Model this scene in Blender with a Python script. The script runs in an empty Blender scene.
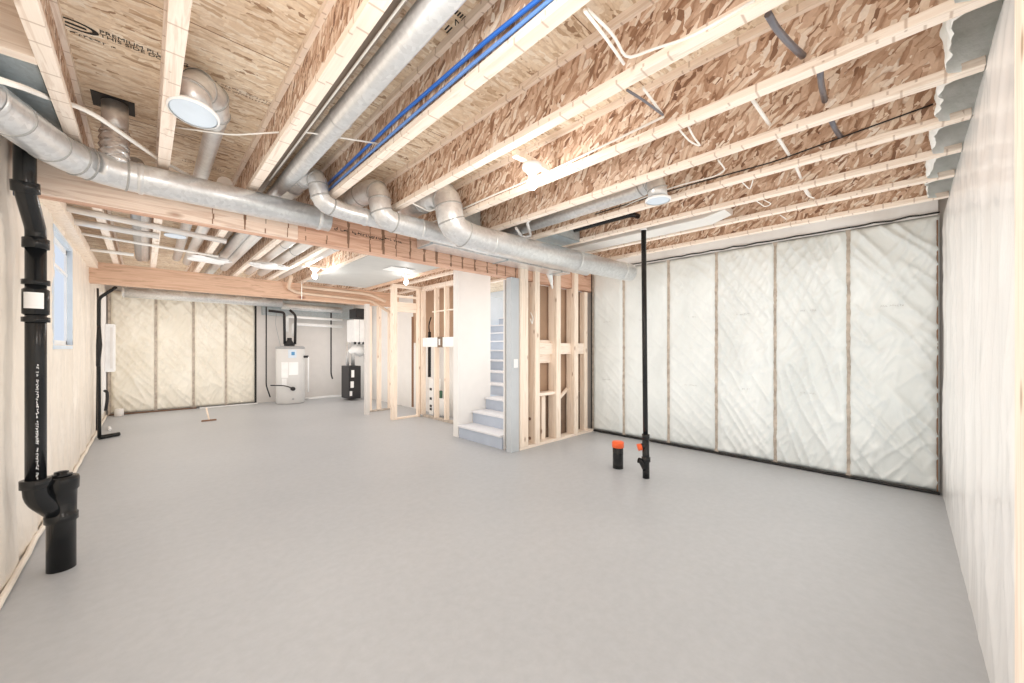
import bpy, bmesh, math, random
from mathutils import Vector, Matrix, noise
random.seed(7)
S = bpy.context.scene
COL = S.collection
PI = math.pi

# ------------------------------------------------------------------ materials
def newmat(name):
    m = bpy.data.materials.new(name); m.use_nodes = True
    nt = m.node_tree; nt.nodes.clear()
    out = nt.nodes.new('ShaderNodeOutputMaterial'); b = nt.nodes.new('ShaderNodeBsdfPrincipled')
    nt.links.new(b.outputs[0], out.inputs[0])
    return m, nt, b
def nd(nt, kind, **kw):
    n = nt.nodes.new(kind)
    for k, v in kw.items(): setattr(n, k, v)
    return n
def L(nt, a, b): nt.links.new(a, b)
def coords(nt, scale, rnd=True):
    tc = nd(nt, 'ShaderNodeTexCoord'); mp = nd(nt, 'ShaderNodeMapping'); mp.inputs['Scale'].default_value = scale
    if rnd:
        oi = nd(nt, 'ShaderNodeObjectInfo'); ml = nd(nt, 'ShaderNodeMath', operation='MULTIPLY'); ml.inputs[1].default_value = 37.0
        L(nt, oi.outputs['Random'], ml.inputs[0])
        ad = nd(nt, 'ShaderNodeVectorMath', operation='ADD'); L(nt, tc.outputs['Object'], ad.inputs[0]); L(nt, ml.outputs[0], ad.inputs[1])
        L(nt, ad.outputs[0], mp.inputs[0])
    else: L(nt, tc.outputs['Object'], mp.inputs[0])
    return mp.outputs[0]
def ramp(nt, fac, stops):
    r = nd(nt, 'ShaderNodeValToRGB'); e = r.color_ramp.elements
    while len(e) < len(stops): e.new(0.5)
    for i, (p, c) in enumerate(stops): e[i].position = p; e[i].color = (*c, 1)
    L(nt, fac, r.inputs[0]); return r.outputs[0]
def bump(nt, b, h, strength=.3, dist=.01):
    bp = nd(nt, 'ShaderNodeBump'); bp.inputs['Strength'].default_value = strength; bp.inputs['Distance'].default_value = dist
    L(nt, h, bp.inputs['Height']); L(nt, bp.outputs[0], b.inputs['Normal'])
def noise_tex(nt, vec, scale=5, detail=4, rough=.55, dist=0):
    n = nd(nt, 'ShaderNodeTexNoise'); n.inputs['Scale'].default_value = scale; n.inputs['Detail'].default_value = detail
    n.inputs['Roughness'].default_value = rough; n.inputs['Distortion'].default_value = dist
    L(nt, vec, n.inputs['Vector']); return n
def mixc(nt, fac, a, b, mode='MIX'):
    m = nd(nt, 'ShaderNodeMix', data_type='RGBA', blend_type=mode)
    if hasattr(fac, 'node'): L(nt, fac, m.inputs['Factor'])
    else: m.inputs['Factor'].default_value = fac
    for s, v in ((6, a), (7, b)):
        if hasattr(v, 'node'): L(nt, v, m.inputs[s])
        else: m.inputs[s].default_value = (*v, 1)
    return m.outputs[2]

def plain(name, col, rough=.6, metal=0, spec=.5, var=.06, sc=6, bmp=0, bsc=40, coat=0):
    m, nt, b = newmat(name)
    v = coords(nt, (1, 1, 1)); n = noise_tex(nt, v, sc, 5)
    lo = tuple(max(0, c*(1-var)) for c in col); hi = tuple(min(1, c*(1+var)) for c in col)
    L(nt, ramp(nt, n.outputs[0], [(.3, lo), (.7, hi)]), b.inputs['Base Color'])
    b.inputs['Roughness'].default_value = rough; b.inputs['Metallic'].default_value = metal
    b.inputs['Specular IOR Level'].default_value = spec
    if coat: b.inputs['Coat Weight'].default_value = coat; b.inputs['Coat Roughness'].default_value = .2
    if bmp:
        n2 = noise_tex(nt, v, bsc, 4); bump(nt, b, n2.outputs[0], bmp)
    return m

def osb(name, stops, s1, s2, gap=(.25, .14, .09)):
    """oriented strand board: two sets of long random flakes that cross each other"""
    m, nt, b = newmat(name)
    base = coords(nt, (1, 1, 1))
    wn = noise_tex(nt, base, 9, 3); sub = nd(nt, 'ShaderNodeVectorMath', operation='SUBTRACT'); L(nt, wn.outputs['Color'], sub.inputs[0]); sub.inputs[1].default_value = (.5, .5, .5)
    scl = nd(nt, 'ShaderNodeVectorMath', operation='SCALE'); scl.inputs['Scale'].default_value = .05; L(nt, sub.outputs[0], scl.inputs[0])
    add = nd(nt, 'ShaderNodeVectorMath', operation='ADD'); L(nt, base, add.inputs[0]); L(nt, scl.outputs[0], add.inputs[1])
    cols = []; edges = []
    for s, rot in (s1, s2):
        mp = nd(nt, 'ShaderNodeMapping', vector_type='TEXTURE'); mp.inputs['Rotation'].default_value = rot; mp.inputs['Scale'].default_value = s
        L(nt, add.outputs[0], mp.inputs[0])
        vo = nd(nt, 'ShaderNodeTexVoronoi'); vo.inputs['Scale'].default_value = 1.0; L(nt, mp.outputs[0], vo.inputs['Vector'])
        sp = nd(nt, 'ShaderNodeSeparateColor'); L(nt, vo.outputs['Color'], sp.inputs[0])
        cols.append(sp.outputs[0]); edges.append(vo.outputs['Distance'])
    mk = noise_tex(nt, base, 15, 2); mk2 = nd(nt, 'ShaderNodeMath', operation='GREATER_THAN'); mk2.inputs[1].default_value = .5; L(nt, mk.outputs[0], mk2.inputs[0])
    mx = nd(nt, 'ShaderNodeMix', data_type='FLOAT'); L(nt, mk2.outputs[0], mx.inputs[0]); L(nt, cols[0], mx.inputs[2]); L(nt, cols[1], mx.inputs[3])
    me = nd(nt, 'ShaderNodeMix', data_type='FLOAT'); L(nt, mk2.outputs[0], me.inputs[0]); L(nt, edges[0], me.inputs[2]); L(nt, edges[1], me.inputs[3])
    c = ramp(nt, mx.outputs[0], stops)
    fib = noise_tex(nt, base, 60, 3, .6, .4)
    c = mixc(nt, .22, c, ramp(nt, fib.outputs[0], [(.3, (.35, .24, .17)), (.7, (1, .93, .84))]), 'MULTIPLY')
    pat = noise_tex(nt, base, 2.3, 3, .5)
    c = mixc(nt, .5, c, ramp(nt, pat.outputs[0], [(.35, (.72, .64, .58)), (.62, (1, 1, 1))]), 'MULTIPLY')
    g = ramp(nt, me.outputs[0], [(.62, (0, 0, 0)), (.95, (.8, .8, .8))])
    c = mixc(nt, g, c, gap)
    L(nt, c, b.inputs['Base Color']); b.inputs['Roughness'].default_value = .75
    bump(nt, b, mx.outputs[0], .25, .004)
    return m

def lumber(name, a, c, rough=.6, axis=1, knots=True, dark=(.36, .2, .12), ks=3.0, ticks=False):
    m, nt, b = newmat(name)
    sc = [14, 14, 14]; sc[axis] = .9
    v = coords(nt, tuple(sc)); n = noise_tex(nt, v, 1.6, 5, .6, .6)
    col = ramp(nt, n.outputs[0], [(.32, a), (.52, c), (.6, tuple(x*.93 for x in a)), (.72, c)])
    if knots:
        kv = [5.5, 5.5, 5.5]; kv[axis] = 2.2
        v2 = coords(nt, tuple(kv)); vo = nd(nt, 'ShaderNodeTexVoronoi'); vo.inputs['Scale'].default_value = ks / 3; L(nt, v2, vo.inputs['Vector'])
        k = ramp(nt, vo.outputs['Distance'], [(.05, (.85, .85, .85)), (.13, (0, 0, 0))])
        col = mixc(nt, k, col, dark)
    if ticks:  # dark finger-joint ends across the narrow face
        v3 = coords(nt, (9, 5.0, 30)); vt = nd(nt, 'ShaderNodeTexVoronoi'); vt.inputs['Scale'].default_value = 1; L(nt, v3, vt.inputs['Vector'])
        sx_ = nd(nt, 'ShaderNodeSeparateXYZ'); L(nt, v3, sx_.inputs[0])
        sp_ = nd(nt, 'ShaderNodeSeparateXYZ'); L(nt, vt.outputs['Position'], sp_.inputs[0])
        sb = nd(nt, 'ShaderNodeMath', operation='SUBTRACT'); L(nt, sx_.outputs[1], sb.inputs[0]); L(nt, sp_.outputs[1], sb.inputs[1])
        ab = nd(nt, 'ShaderNodeMath', operation='ABSOLUTE'); L(nt, sb.outputs[0], ab.inputs[0])
        k = ramp(nt, ab.outputs[0], [(.010, (.6, .6, .6)), (.030, (0, 0, 0))]); col = mixc(nt, k, col, (.40, .27, .19))
    L(nt, col, b.inputs['Base Color']); b.inputs['Roughness'].default_value = rough
    bump(nt, b, n.outputs[0], .12, .003)
    return m

def galv(name, col=(.88, .90, .91), rough=.3):
    m, nt, b = newmat(name)
    v = coords(nt, (1, 1, 1)); vo = nd(nt, 'ShaderNodeTexVoronoi'); vo.inputs['Scale'].default_value = 45; L(nt, v, vo.inputs['Vector'])
    sp = nd(nt, 'ShaderNodeSeparateColor'); L(nt, vo.outputs['Color'], sp.inputs[0])
    L(nt, ramp(nt, sp.outputs[0], [(0, tuple(x*.86 for x in col)), (1, col)]), b.inputs['Base Color'])
    n = noise_tex(nt, v, 9, 4)
    r = nd(nt, 'ShaderNodeMapRange'); r.inputs['To Min'].default_value = rough*.8; r.inputs['To Max'].default_value = rough*1.5
    L(nt, n.outputs[0], r.inputs['Value']); L(nt, r.outputs[0], b.inputs['Roughness'])
    b.inputs['Metallic'].default_value = .72
    bump(nt, b, n.outputs[0], .12, .01)
    return m

def poly(name, a, c, rough=.38, coat=.45):
    m, nt, b = newmat(name)
    v = coords(nt, (1, 1, .45)); n = noise_tex(nt, v, 2.2, 5, .6, .5)
    L(nt, ramp(nt, n.outputs[0], [(.3, a), (.68, c)]), b.inputs['Base Color'])
    b.inputs['Roughness'].default_value = rough; b.inputs['Coat Weight'].default_value = coat; b.inputs['Coat Roughness'].default_value = .09
    n2 = noise_tex(nt, v, 9, 5, .6, 1.2); bump(nt, b, n2.outputs[0], .25, .02)
    return m

def concrete(name):
    m, nt, b = newmat(name)
    v = coords(nt, (1, 1, 1), False); n = noise_tex(nt, v, .5, 4); n2 = noise_tex(nt, v, 18, 6, .65)
    c = ramp(nt, n.outputs[0], [(.3, (.385, .392, .400)), (.7, (.432, .438, .445))])
    c = mixc(nt, .12, c, ramp(nt, n2.outputs[0], [(.35, (.4, .39, .38)), (.65, (1, 1, 1))]), 'MULTIPLY')
    L(nt, c, b.inputs['Base Color']); b.inputs['Roughness'].default_value = .42; b.inputs['Specular IOR Level'].default_value = .5
    n3 = noise_tex(nt, v, 60, 5); bump(nt, b, n3.outputs[0], .05, .004)
    return m

def emit(name, col, st):
    m = bpy.data.materials.new(name); m.use_nodes = True; nt = m.node_tree; nt.nodes.clear()
    o = nt.nodes.new('ShaderNodeOutputMaterial'); e = nt.nodes.new('ShaderNodeEmission'); e.inputs[0].default_value = (*col, 1); e.inputs[1].default_value = st
    nt.links.new(e.outputs[0], o.inputs[0]); return m

M = {}
M['subfloor'] = osb('subfloor_board', [(0, (.38, .26, .17)), (.06, (.62, .48, .34)), (.22, (.82, .69, .53)), (.65, (.90, .79, .63)), (1, (.96, .90, .78))],
                    ((.16, .018, .05), (0, 0, .06)), ((.10, .022, .05), (0, 0, -.12)), (.52, .38, .25))
M['web'] = osb('web_board', [(0, (.22, .12, .08)), (.10, (.40, .25, .165)), (.30, (.60, .42, .31)), (.62, (.74, .57, .45)), (.85, (.88, .76, .64)), (1, (.95, .89, .82))],
               ((.06, .020, .085), (.35, 0, 0)), ((.06, .075, .018), (-.6, 0, 0)), (.30, .16, .09))
M['flange'] = lumber('flange_wood', (.80, .67, .56), (.89, .79, .69), axis=1, dark=(.5, .36, .26), ks=3, ticks=True)
M['flange_x'] = lumber('plate_wood', (.80, .66, .54), (.89, .78, .67), axis=0, dark=(.5, .33, .2))
M['stud'] = lumber('stud_wood', (.80, .66, .53), (.89, .77, .65), axis=2, dark=(.34, .21, .13), ks=4)
M['beam_pale'] = lumber('pale_beam_wood', (.68, .50, .39), (.82, .68, .57), axis=0, dark=(.35, .2, .13))
M['beam'] = lumber('beam_wood', (.50, .28, .19), (.68, .44, .32), axis=0, dark=(.28, .10, .06))
M['beam2'] = lumber('far_beam_wood', (.55, .35, .24), (.69, .47, .34), axis=0, dark=(.22, .08, .05), ks=2)
M['paper'] = plain('brown_kraft_board', (.40, .27, .185), .8, var=.1, sc=3)
M['galv'] = galv('galvanized_steel'); M['galvd'] = galv('dull_steel', (.55, .56, .56), .45)
M['galvb'] = galv('bluish_steel', (.60, .68, .72), .5)
M['foil'] = galv('crinkled_foil', (.85, .85, .85), .16)
M['duct_white'] = plain('pale_duct', (.82, .80, .77), .35, .35, var=.04, coat=.3)
M['duct_shade'] = plain('painted_shade_duct', (.24, .19, .15), .4, .4)  # dark brown because the joist's shade is put into the colour
M['abs'] = plain('black_plastic_pipe', (.009, .010, .011), .22, 0, .5, .2)
M['navy'] = plain('dark_blue_shade', (.01, .04, .10), .3, 0, .5, .3)
M['rubber'] = plain('black_sealant', (.02, .02, .02), .5)
M['orange'] = plain('orange_test_cap', (.80, .13, .04), .45)
M['white'] = plain('white_plastic', (.84, .84, .83), .4)
M['cable'] = plain('white_cable', (.85, .83, .78), .45)
M['film'] = plain('white_duct_film', (.62, .70, .78), .5, coat=.1)
M['greycable'] = plain('grey_cable', (.22, .22, .25), .3, .5)
M['blue'] = plain('blue_water_pipe', (.03, .15, .55), .35)
M['bluelight'] = plain('light_blue_water_pipe', (.14, .28, .62), .35)
M['copper'] = plain('beige_pipe', (.72, .56, .43), .35, .3)
M['concrete'] = concrete('smooth_concrete')
M['batt'] = poly('wrapped_batt', (.66, .70, .69), (.78, .82, .81), .30, .9)
M['seam'] = plain('brown_seam', (.46, .40, .34), .8, var=.3, sc=14)
M['battf'] = poly('wrapped_batt_warm', (.74, .69, .58), (.86, .82, .72), .34, .55)
M['poly'] = poly('poly_sheet', (.72, .70, .675), (.83, .82, .80), .38, .4)
M['polyl'] = poly('poly_sheet_warm', (.74, .66, .56), (.84, .77, .68), .5, .25)
M['drywall'] = plain('white_drywall', (.76, .74, .71), .8, var=.02)
M['grey_wall'] = plain('grey_wall', (.66, .63, .60), .85, var=.03)
M['daylit_wall'] = plain('daylight_blue_wall', (.60, .65, .70), .7, var=.03)  # blue of the stairwell daylight is painted into this wall colour
M['post_paint'] = plain('grey_painted_corner', (.50, .53, .55), .7, var=.03)
M['dark_board'] = plain('dark_brown_painted_shade', (.20, .14, .10), .8, var=.2)  # shade of the low cavity put into colour; also a dark brown box
M['ceil_sheet'] = plain('grey_ceiling_sheet', (.52, .52, .50), .6, .2, var=.04)
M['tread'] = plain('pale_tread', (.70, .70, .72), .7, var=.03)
M['riser'] = plain('daylight_blue_riser', (.45, .50, .58), .7, var=.04)  # bluish daylight tint put into the riser colour
M['tank'] = plain('tank_enamel', (.68, .67, .65), .3, .1, var=.02)
M['ink'] = plain('black_ink', (.03, .028, .025), .8)
M['greyink'] = plain('grey_print', (.50, .51, .50), .8)
M['brownink'] = plain('faded_ink', (.24, .14, .09), .8)
M['black'] = plain('black_metal', (.02, .02, .022), .4)
M['grey'] = plain('grey_metal', (.45, .46, .47), .4, .4)
M['labelblue'] = plain('blue_label', (.10, .28, .50), .5)
M['fluff'] = plain('fibreglass', (.88, .93, .90), .95, var=.12, sc=12, bmp=.6, bsc=20)
M['bulb'] = emit('lit_bulb', (1, .982, .955), 160)
M['bulb_b'] = emit('lit_bulb_soft', (1, .982, .955), 290)
M['bulb_c'] = emit('lit_bulb_dim', (1, .982, .955), 80)
M['day'] = emit('daylit_window', (.78, .86, 1.0), .95)

# ------------------------------------------------------------------ geometry helpers
def wloc(p):
    v = Vector((0, 0, 0))
    while p is not None: v += p.location; p = p.parent
    return v
def obj(name, bm, mat, parent=None, smooth=False, bevel=0):
    if parent is not None: bmesh.ops.translate(bm, vec=-wloc(parent), verts=bm.verts)
    me = bpy.data.meshes.new(name); bm.normal_update(); bm.to_mesh(me); bm.free()
    o = bpy.data.objects.new(name, me); COL.objects.link(o)
    for m in (mat if isinstance(mat, (list, tuple)) else [mat]): me.materials.append(m)
    if smooth:
        for p in me.polygons: p.use_smooth = True
    if bevel:
        md = o.modifiers.new('edge', 'BEVEL'); md.width = bevel; md.segments = 2; md.limit_method = 'ANGLE'
    if parent is not None: o.parent = parent
    return o
def rebase(o, loc):
    loc = Vector(loc); o.data.transform(Matrix.Translation(-loc)); o.location = loc; return o
def thing(name, label, cat, loc=(0, 0, 0), group=None):
    o = bpy.data.objects.new(name, None); COL.objects.link(o); o.location = loc; o.empty_display_size = .1
    return tag(o, label, cat, group)
def tag(o, label, cat, group=None):
    o['label'] = label; o['category'] = cat
    if group: o['group'] = group
    return o
def struct(name, bm, mat, bevel=0, smooth=False):
    o = obj(name, bm, mat, None, smooth, bevel); o['kind'] = 'structure'; return o
def B(): return bmesh.new()
def box(bm, x0, x1, y0, y1, z0, z1, mi=0):
    vs = [bm.verts.new((x, y, z)) for z in (z0, z1) for y in (y0, y1) for x in (x0, x1)]
    for f in ((0, 2, 3, 1), (4, 5, 7, 6), (0, 1, 5, 4), (2, 6, 7, 3), (0, 4, 6, 2), (1, 3, 7, 5)):
        bm.faces.new([vs[i] for i in f]).material_index = mi
    return bm
def bx(*a): return box(B(), *a)
def fillet(pts, r, n=4):
    pts = [Vector(p) for p in pts]; out = [pts[0]]
    for i in range(1, len(pts)-1):
        a, b, c = pts[i-1], pts[i], pts[i+1]
        d1 = (a-b); d2 = (c-b); q = min(r, d1.length*.49, d2.length*.49)
        p1 = b + d1.normalized()*q; p2 = b + d2.normalized()*q
        for k in range(n+1):
            t = k/n; out.append(p1*(1-t)**2 + b*2*t*(1-t) + p2*t*t)
    out.append(pts[-1]); return out
def tube(bm, pts, r, seg=20, cap=True, flat=None):
    pts = [Vector(p) for p in pts]; rs = r if isinstance(r, (list, tuple)) else [r]*len(pts)
    T = []
    for i in range(len(pts)):
        a = pts[max(i-1, 0)]; b = pts[min(i+1, len(pts)-1)]
        if 0 < i < len(pts)-1: d = (pts[i]-a).normalized() + (b-pts[i]).normalized()
        else: d = b-a
        T.append(d.normalized())
    up = Vector((0, 0, 1)) if abs(T[0].z) < .9 else Vector((0, 1, 0))
    n = T[0].cross(up).normalized(); rings = []
    for i, p in enumerate(pts):
        n = (n - T[i]*n.dot(T[i])).normalized(); b = T[i].cross(n)
        ring = []
        for k in range(seg):
            a = 2*PI*k/seg; x = math.cos(a)*rs[i]; y = math.sin(a)*rs[i]*(flat or 1)
            ring.append(bm.verts.new(p + n*x + b*y))
        rings.append(ring)
    for i in range(len(rings)-1):
        for k in range(seg):
            bm.faces.new((rings[i][k], rings[i][(k+1) % seg], rings[i+1][(k+1) % seg], rings[i+1][k])).smooth = True
    if cap:
        bm.faces.new(list(reversed(rings[0]))); bm.faces.new(rings[-1])
    return bm
def ringband(bm, p, d, r, w=.012, t=.004, seg=24):
    p = Vector(p); d = Vector(d).normalized()
    tube(bm, [p-d*w, p-d*w*.6, p+d*w*.6, p+d*w], [r, r+t, r+t, r], seg, False)
def lathe(bm, prof, c, seg=32):
    rings = []
    for r, z in prof:
        rings.append([bm.verts.new((c[0]+r*math.cos(2*PI*k/seg), c[1]+r*math.sin(2*PI*k/seg), c[2]+z)) for k in range(seg)])
    for i in range(len(rings)-1):
        for k in range(seg): bm.faces.new((rings[i][k], rings[i][(k+1) % seg], rings[i+1][(k+1) % seg], rings[i+1][k])).smooth = True
    bm.faces.new(list(reversed(rings[0]))); bm.faces.new(rings[-1]); return bm
def sheet(o, du, dv, nrm, nu, nv, h, skip=None):
    """cloth-like skin: grid over o + u*du + v*dv pushed along nrm by h(u, v)"""
    o, du, dv, nrm = map(Vector, (o, du, dv, nrm)); bm = B(); g = []
    for j in range(nv+1):
        g.append([bm.verts.new(o + du*(i/nu) + dv*(j/nv) + nrm*h(i/nu, j/nv)) for i in range(nu+1)])
    for j in range(nv):
        for i in range(nu):
            if skip and skip((i+.5)/nu, (j+.5)/nv): continue
            f = bm.faces.new((g[j][i], g[j][i+1], g[j+1][i+1], g[j+1][i])); f.smooth = True
    return bm
def fold(x, y, ang, k, stretch, seed):
    c, s = math.cos(ang), math.sin(ang); a = (x*c + y*s)*k; b = (-x*s + y*c)*k/stretch
    return 1-abs(noise.noise(Vector((a, b, seed))))*2
def text(name, s, size, loc, rot, mat, parent, squash=1):
    cu = bpy.data.curves.new(name, 'FONT'); cu.body = s; cu.size = size; cu.extrude = .0004; cu.space_line = .85
    t = bpy.data.objects.new('tmp', cu); COL.objects.link(t)
    me = bpy.data.meshes.new_from_object(t.evaluated_get(bpy.context.evaluated_depsgraph_get()))
    bpy.data.objects.remove(t)
    me.materials.clear(); me.materials.append(mat)
    o = bpy.data.objects.new(name, me); COL.objects.link(o)
    me.transform(Matrix.Diagonal((squash, 1, 1, 1)))
    o.parent = parent; o.location = Vector(loc) - wloc(parent); o.rotation_euler = rot
    return o
def glyphs(bm, org, du, dv, n, w, h, seed, nrm, t=.0006):
    """a run of small unreadable print: short strokes"""
    rn = random.Random(seed); org, du, dv, nrm = map(Vector, (org, du, dv, nrm))
    for i in range(n):
        if rn.random() < .14: continue
        for s in range(3):
            a = org + du*(i*w*1.25 + rn.random()*w*.6) + dv*(rn.random()*h*.6)
            if rn.random() < .5: p, q = du*w*.22, dv*h*.5
            else: p, q = du*w*.8, dv*h*.18
            vs = [bm.verts.new(a+nrm*t), bm.verts.new(a+p+nrm*t), bm.verts.new(a+p+q+nrm*t), bm.verts.new(a+q+nrm*t)]
            bm.faces.new(vs)
    return bm

# ------------------------------------------------------------------ room constants (metres)
XL, XR, YN, YF = -.55, 5.10, -.19, 10.74      # left wall, right wall, near wall, far wall
ZJ, ZS = 2.48, 2.78                            # underside of joists, underside of subfloor

# ------------------------------------------------------------------ setting
struct('floor', bx(-1.2, 7.2, -1.2, 11.6, -.1, 0), M['concrete'])
ceil = struct('ceiling', bx(-1.2, 7.2, -1.2, 11.6, ZS, ZS+.03), M['subfloor'])
lw = B(); wy0, wy1, wz0, wz1 = 4.87, 5.95, 1.33, 2.30
box(lw, -.95, -.63, -1.2, wy0, 0, ZS); box(lw, -.95, -.63, wy1, 11.6, 0, ZS); box(lw, -.95, -.63, wy0, wy1, 0, wz0); box(lw, -.95, -.63, wy0, wy1, wz1, ZS)
struct('wall_left', lw, M['stud'])
struct('wall_right', bx(5.16, 5.4, -1.2, 3.58, 0, ZS), M['grey_wall'])
struct('wall_near', bx(-.60, 5.16, -.5, -.29, 0, ZS), M['grey_wall'])
struct('wall_far', bx(-.60, 7.0, 10.82, 11.1, 0, ZS), M['grey_wall'])
struct('wall_back', bx(1.90, 5.6, 10.72, 10.82, 0, 2.46), M['grey_wall'])
struct('wall_outer', bx(6.6, 6.8, 3.4, 11.0, 0, ZS), M['daylit_wall'])
wf = B()
box(wf, -.61, -.575, wy0, wy1, wz0, wz0+.05); box(wf, -.61, -.575, wy0, wy1, wz1-.05, wz1); box(wf, -.61, -.575, wy0, wy0+.05, wz0, wz1); box(wf, -.61, -.575, wy1-.05, wy1, wz0, wz1)
box(wf, -.605, -.57, wy0, wy1, 2.03, 2.06)
win = struct('window_1', wf, M['white'])
gl = obj('window_pane', bx(-.60, -.59, wy0+.04, wy1-.04, wz0+.04, wz1-.04), M['day'], win)
rv = B()
box(rv, -.575, XL+.012, wy0-.03, wy0+.002, wz0-.03, wz1+.03); box(rv, -.575, XL+.012, wy1-.002, wy1+.03, wz0-.03, wz1+.03); box(rv, -.575, XL+.014, wy0, wy1, wz0-.03, wz0+.002); box(rv, -.575, XL+.014, wy0, wy1, wz1-.002, wz1+.03)
obj('window_reveal', rv, M['film'], win)

# ink on the underside of the subfloor
def stamp(x, y, s, size, rz, mat=None): return text('floor_stamp', s, size, (x, y, ZS-.0015), (PI, 0, rz), mat or M['ink'], ceil)
stamp(*(-0.154, 2.607), 'PREMIUM PLUS T&G\nTHIS SIDE DOWN', .036, 0.0)
el = B()
cx, cy = (-0.23, 2.626)
for k in range(28):
    a0, a1 = 2*PI*k/28, 2*PI*(k+1)/28
    q = [(cx+math.cos(a)*r*.075, cy+math.sin(a)*r*.036, ZS-.0015) for r, a in ((1, a0), (1, a1), (.72, a1), (.72, a0))]
    el.faces.new([el.verts.new(p) for p in q])
box(el, cx-.03, cx+.035, cy-.006, cy+.008, ZS-.0015, ZS-.001)
glyphs(el, (cx-.07, cy+.055, ZS), (1, 0, 0), (0, 1, 0), 13, .012, .02, 5, (0, 0, -1), .0015)
obj('oval_logo', el, M['ink'], ceil)
st2 = B(); glyphs(st2, (*(0.272, 2.636), ZS), (1, 0, 0), (0, 1, 0), 22, .013, .022, 9, (0, 0, -1), .0015)
glyphs(st2, ((0.272, 2.636)[0], (0.272, 2.636)[1]+.03, ZS), (1, 0, 0), (0, 1, 0), 22, .013, .022, 3, (0, 0, -1), .0015)
for (gx, gy) in [(0.205, 3.89), (0.346, 3.91), (1.547, 1.383)]:
    glyphs(st2, (gx, gy, ZS), (1, 0, 0), (0, 1, 0), 8, .013, .022, int(gx*70), (0, 0, -1), .0015)
    glyphs(st2, (gx, gy+.03, ZS), (1, 0, 0), (0, 1, 0), 8, .013, .022, int(gx*90), (0, 0, -1), .0015)
obj('faded_stamp', st2, M['brownink'], ceil)
text('floor_stamp', 'N', .05, (*(1.012, 1.428), ZS-.0015), (PI, 0, -.6), M['ink'], ceil)
sn = B()
for k in range(5): box(sn, (1.012, 1.428)[0]-.02+.016*k, (1.012, 1.428)[0]-.012+.016*k, (1.012, 1.428)[1]+.015, (1.012, 1.428)[1]+.05+.01*(k % 2), ZS-.0015, ZS-.001)
for k in range(5): box(sn, (1.012, 1.428)[0]-.05+.014*k, (1.012, 1.428)[0]-.042+.014*k, (1.012, 1.428)[1]-.075, (1.012, 1.428)[1]-.05, ZS-.0015, ZS-.001)
obj('bar_marks', sn, M['ink'], ceil)

# seams between the subfloor panels
sm = B()
for y in (1.02, 2.24, 3.46, 4.68): box(sm, XL, XR, y-.002, y+.002, ZS-.001, ZS+.001)
obj('panel_seam', sm, M['brownink'], ceil)

# ------------------------------------------------------------------ I-joists
ORD = ['first', 'second', 'third', 'fourth', 'fifth', 'sixth', 'seventh', 'eighth', 'ninth', 'tenth', 'eleventh']
JX = [-.262, .115, .601, 1.08, 1.56, 2.065, 2.55, 3.04, 3.51, 3.985, 4.50]
JW = .058
XTRA = ['nearest the left window wall', 'with a capped duct boot at its right', 'with the long pale duct at its right', 'carrying the two blue water pipes',
        'just left of the near bare bulb', 'just right of the near bare bulb', 'left of the long bay duct with the white disc', 'right of the long bay duct with the white disc',
        'just left of the black vent pipe', 'just right of the flat oval duct', 'closest to the white insulated wall']
def joist_proto():
    t = thing('floor_joist', '', 'joist', (0, 0, ZJ), 'floor joists under the subfloor')
    obj('bottom_flange', bx(-JW/2, JW/2, YN-.04, YF, ZJ, ZJ+.038), M['flange'], t, bevel=.002)
    obj('top_flange', bx(-JW/2, JW/2, YN-.04, YF, ZS-.038, ZS-.0005), M['flange'], t)
    obj('web', bx(-.006, .006, YN-.04, YF, ZJ+.038, ZS-.038), M['web'], t)
    return t
def dup(root, loc):
    r = root.copy(); COL.objects.link(r); r.location = loc
    for ch in list(root.children):
        c = ch.copy(); COL.objects.link(c); c.parent = r
        for g in ch.children:
            d = g.copy(); COL.objects.link(d); d.parent = c
    return r
jp = joist_proto()
for i, xr in enumerate(JX):
    j = jp if i == 0 else dup(jp, jp.location.copy())
    j.location = (xr-JW/2, 0, ZJ)
    j['label'] = '%s wood I-joist from the left, %s' % (ORD[i], XTRA[i])
t = thing('bay_pan', 'teal-grey metal duct box in the bay against the left wall above the big elbow', 'sheet metal', (-.45, 2.9, ZJ))
obj('duct_box', bx(XL+.005, JX[0]-JW-.008, 2.55, 3.30, ZJ+.03, ZJ+.20), M['galvb'], t, bevel=.01)
tag(obj('blocking', box(B(), XL, JX[0]-JW, 2.44, 2.50, ZJ, ZS-.002), M['flange_x'], None, bevel=.002), 'short wood block between left wall and first joist, above the big elbow duct', 'wood block')

# ------------------------------------------------------------------ beams
def beam(label, y0, y1, z0, z1, x0, x1, m, plies):
    t = thing('beam', label, 'beam', ((x0+x1)/2, y0, z0))
    d = (y1-y0)/plies
    for k in range(plies): obj('ply', bx(x0, x1, y0+k*d, y0+(k+1)*d-.001, z0, z1-.002), m, t, bevel=.002)
    return t
bm1 = beam('near built-up wood beam under the joists behind the round ducts', 3.45, 3.58, 2.20, ZJ, -.465, 5.15, M['beam'], 3)
for o_ in bm1.children:
    if o_.name == 'ply': o_.data.clear_geometry(); o_.data.from_pydata([], [], []); bb = B(); box(bb, .90-bm1.location.x, 5.15-bm1.location.x, 0, .0423, 2.20-2.20, ZJ-.002-2.20); bb.to_mesh(o_.data); bb.free(); o_.data.materials.clear(); o_.data.materials.append(M['beam'])
obj('ply', bx(-.465, .899, 3.45, 3.4923, 2.20, ZJ-.002), M['beam_pale'], bm1, bevel=.002)
bm2 = beam('far wood beam with dark knots, farther from the ducts', 7.62, 7.75, 2.19, ZJ, XL, 3.95, M['beam2'], 3)
mk = B()
glyphs(mk, (1.13, 3.45, 2.335), (1, 0, -.02), (0, 0, 1), 20, .020, .032, 21, (0, -1, 0), .0012)
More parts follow.
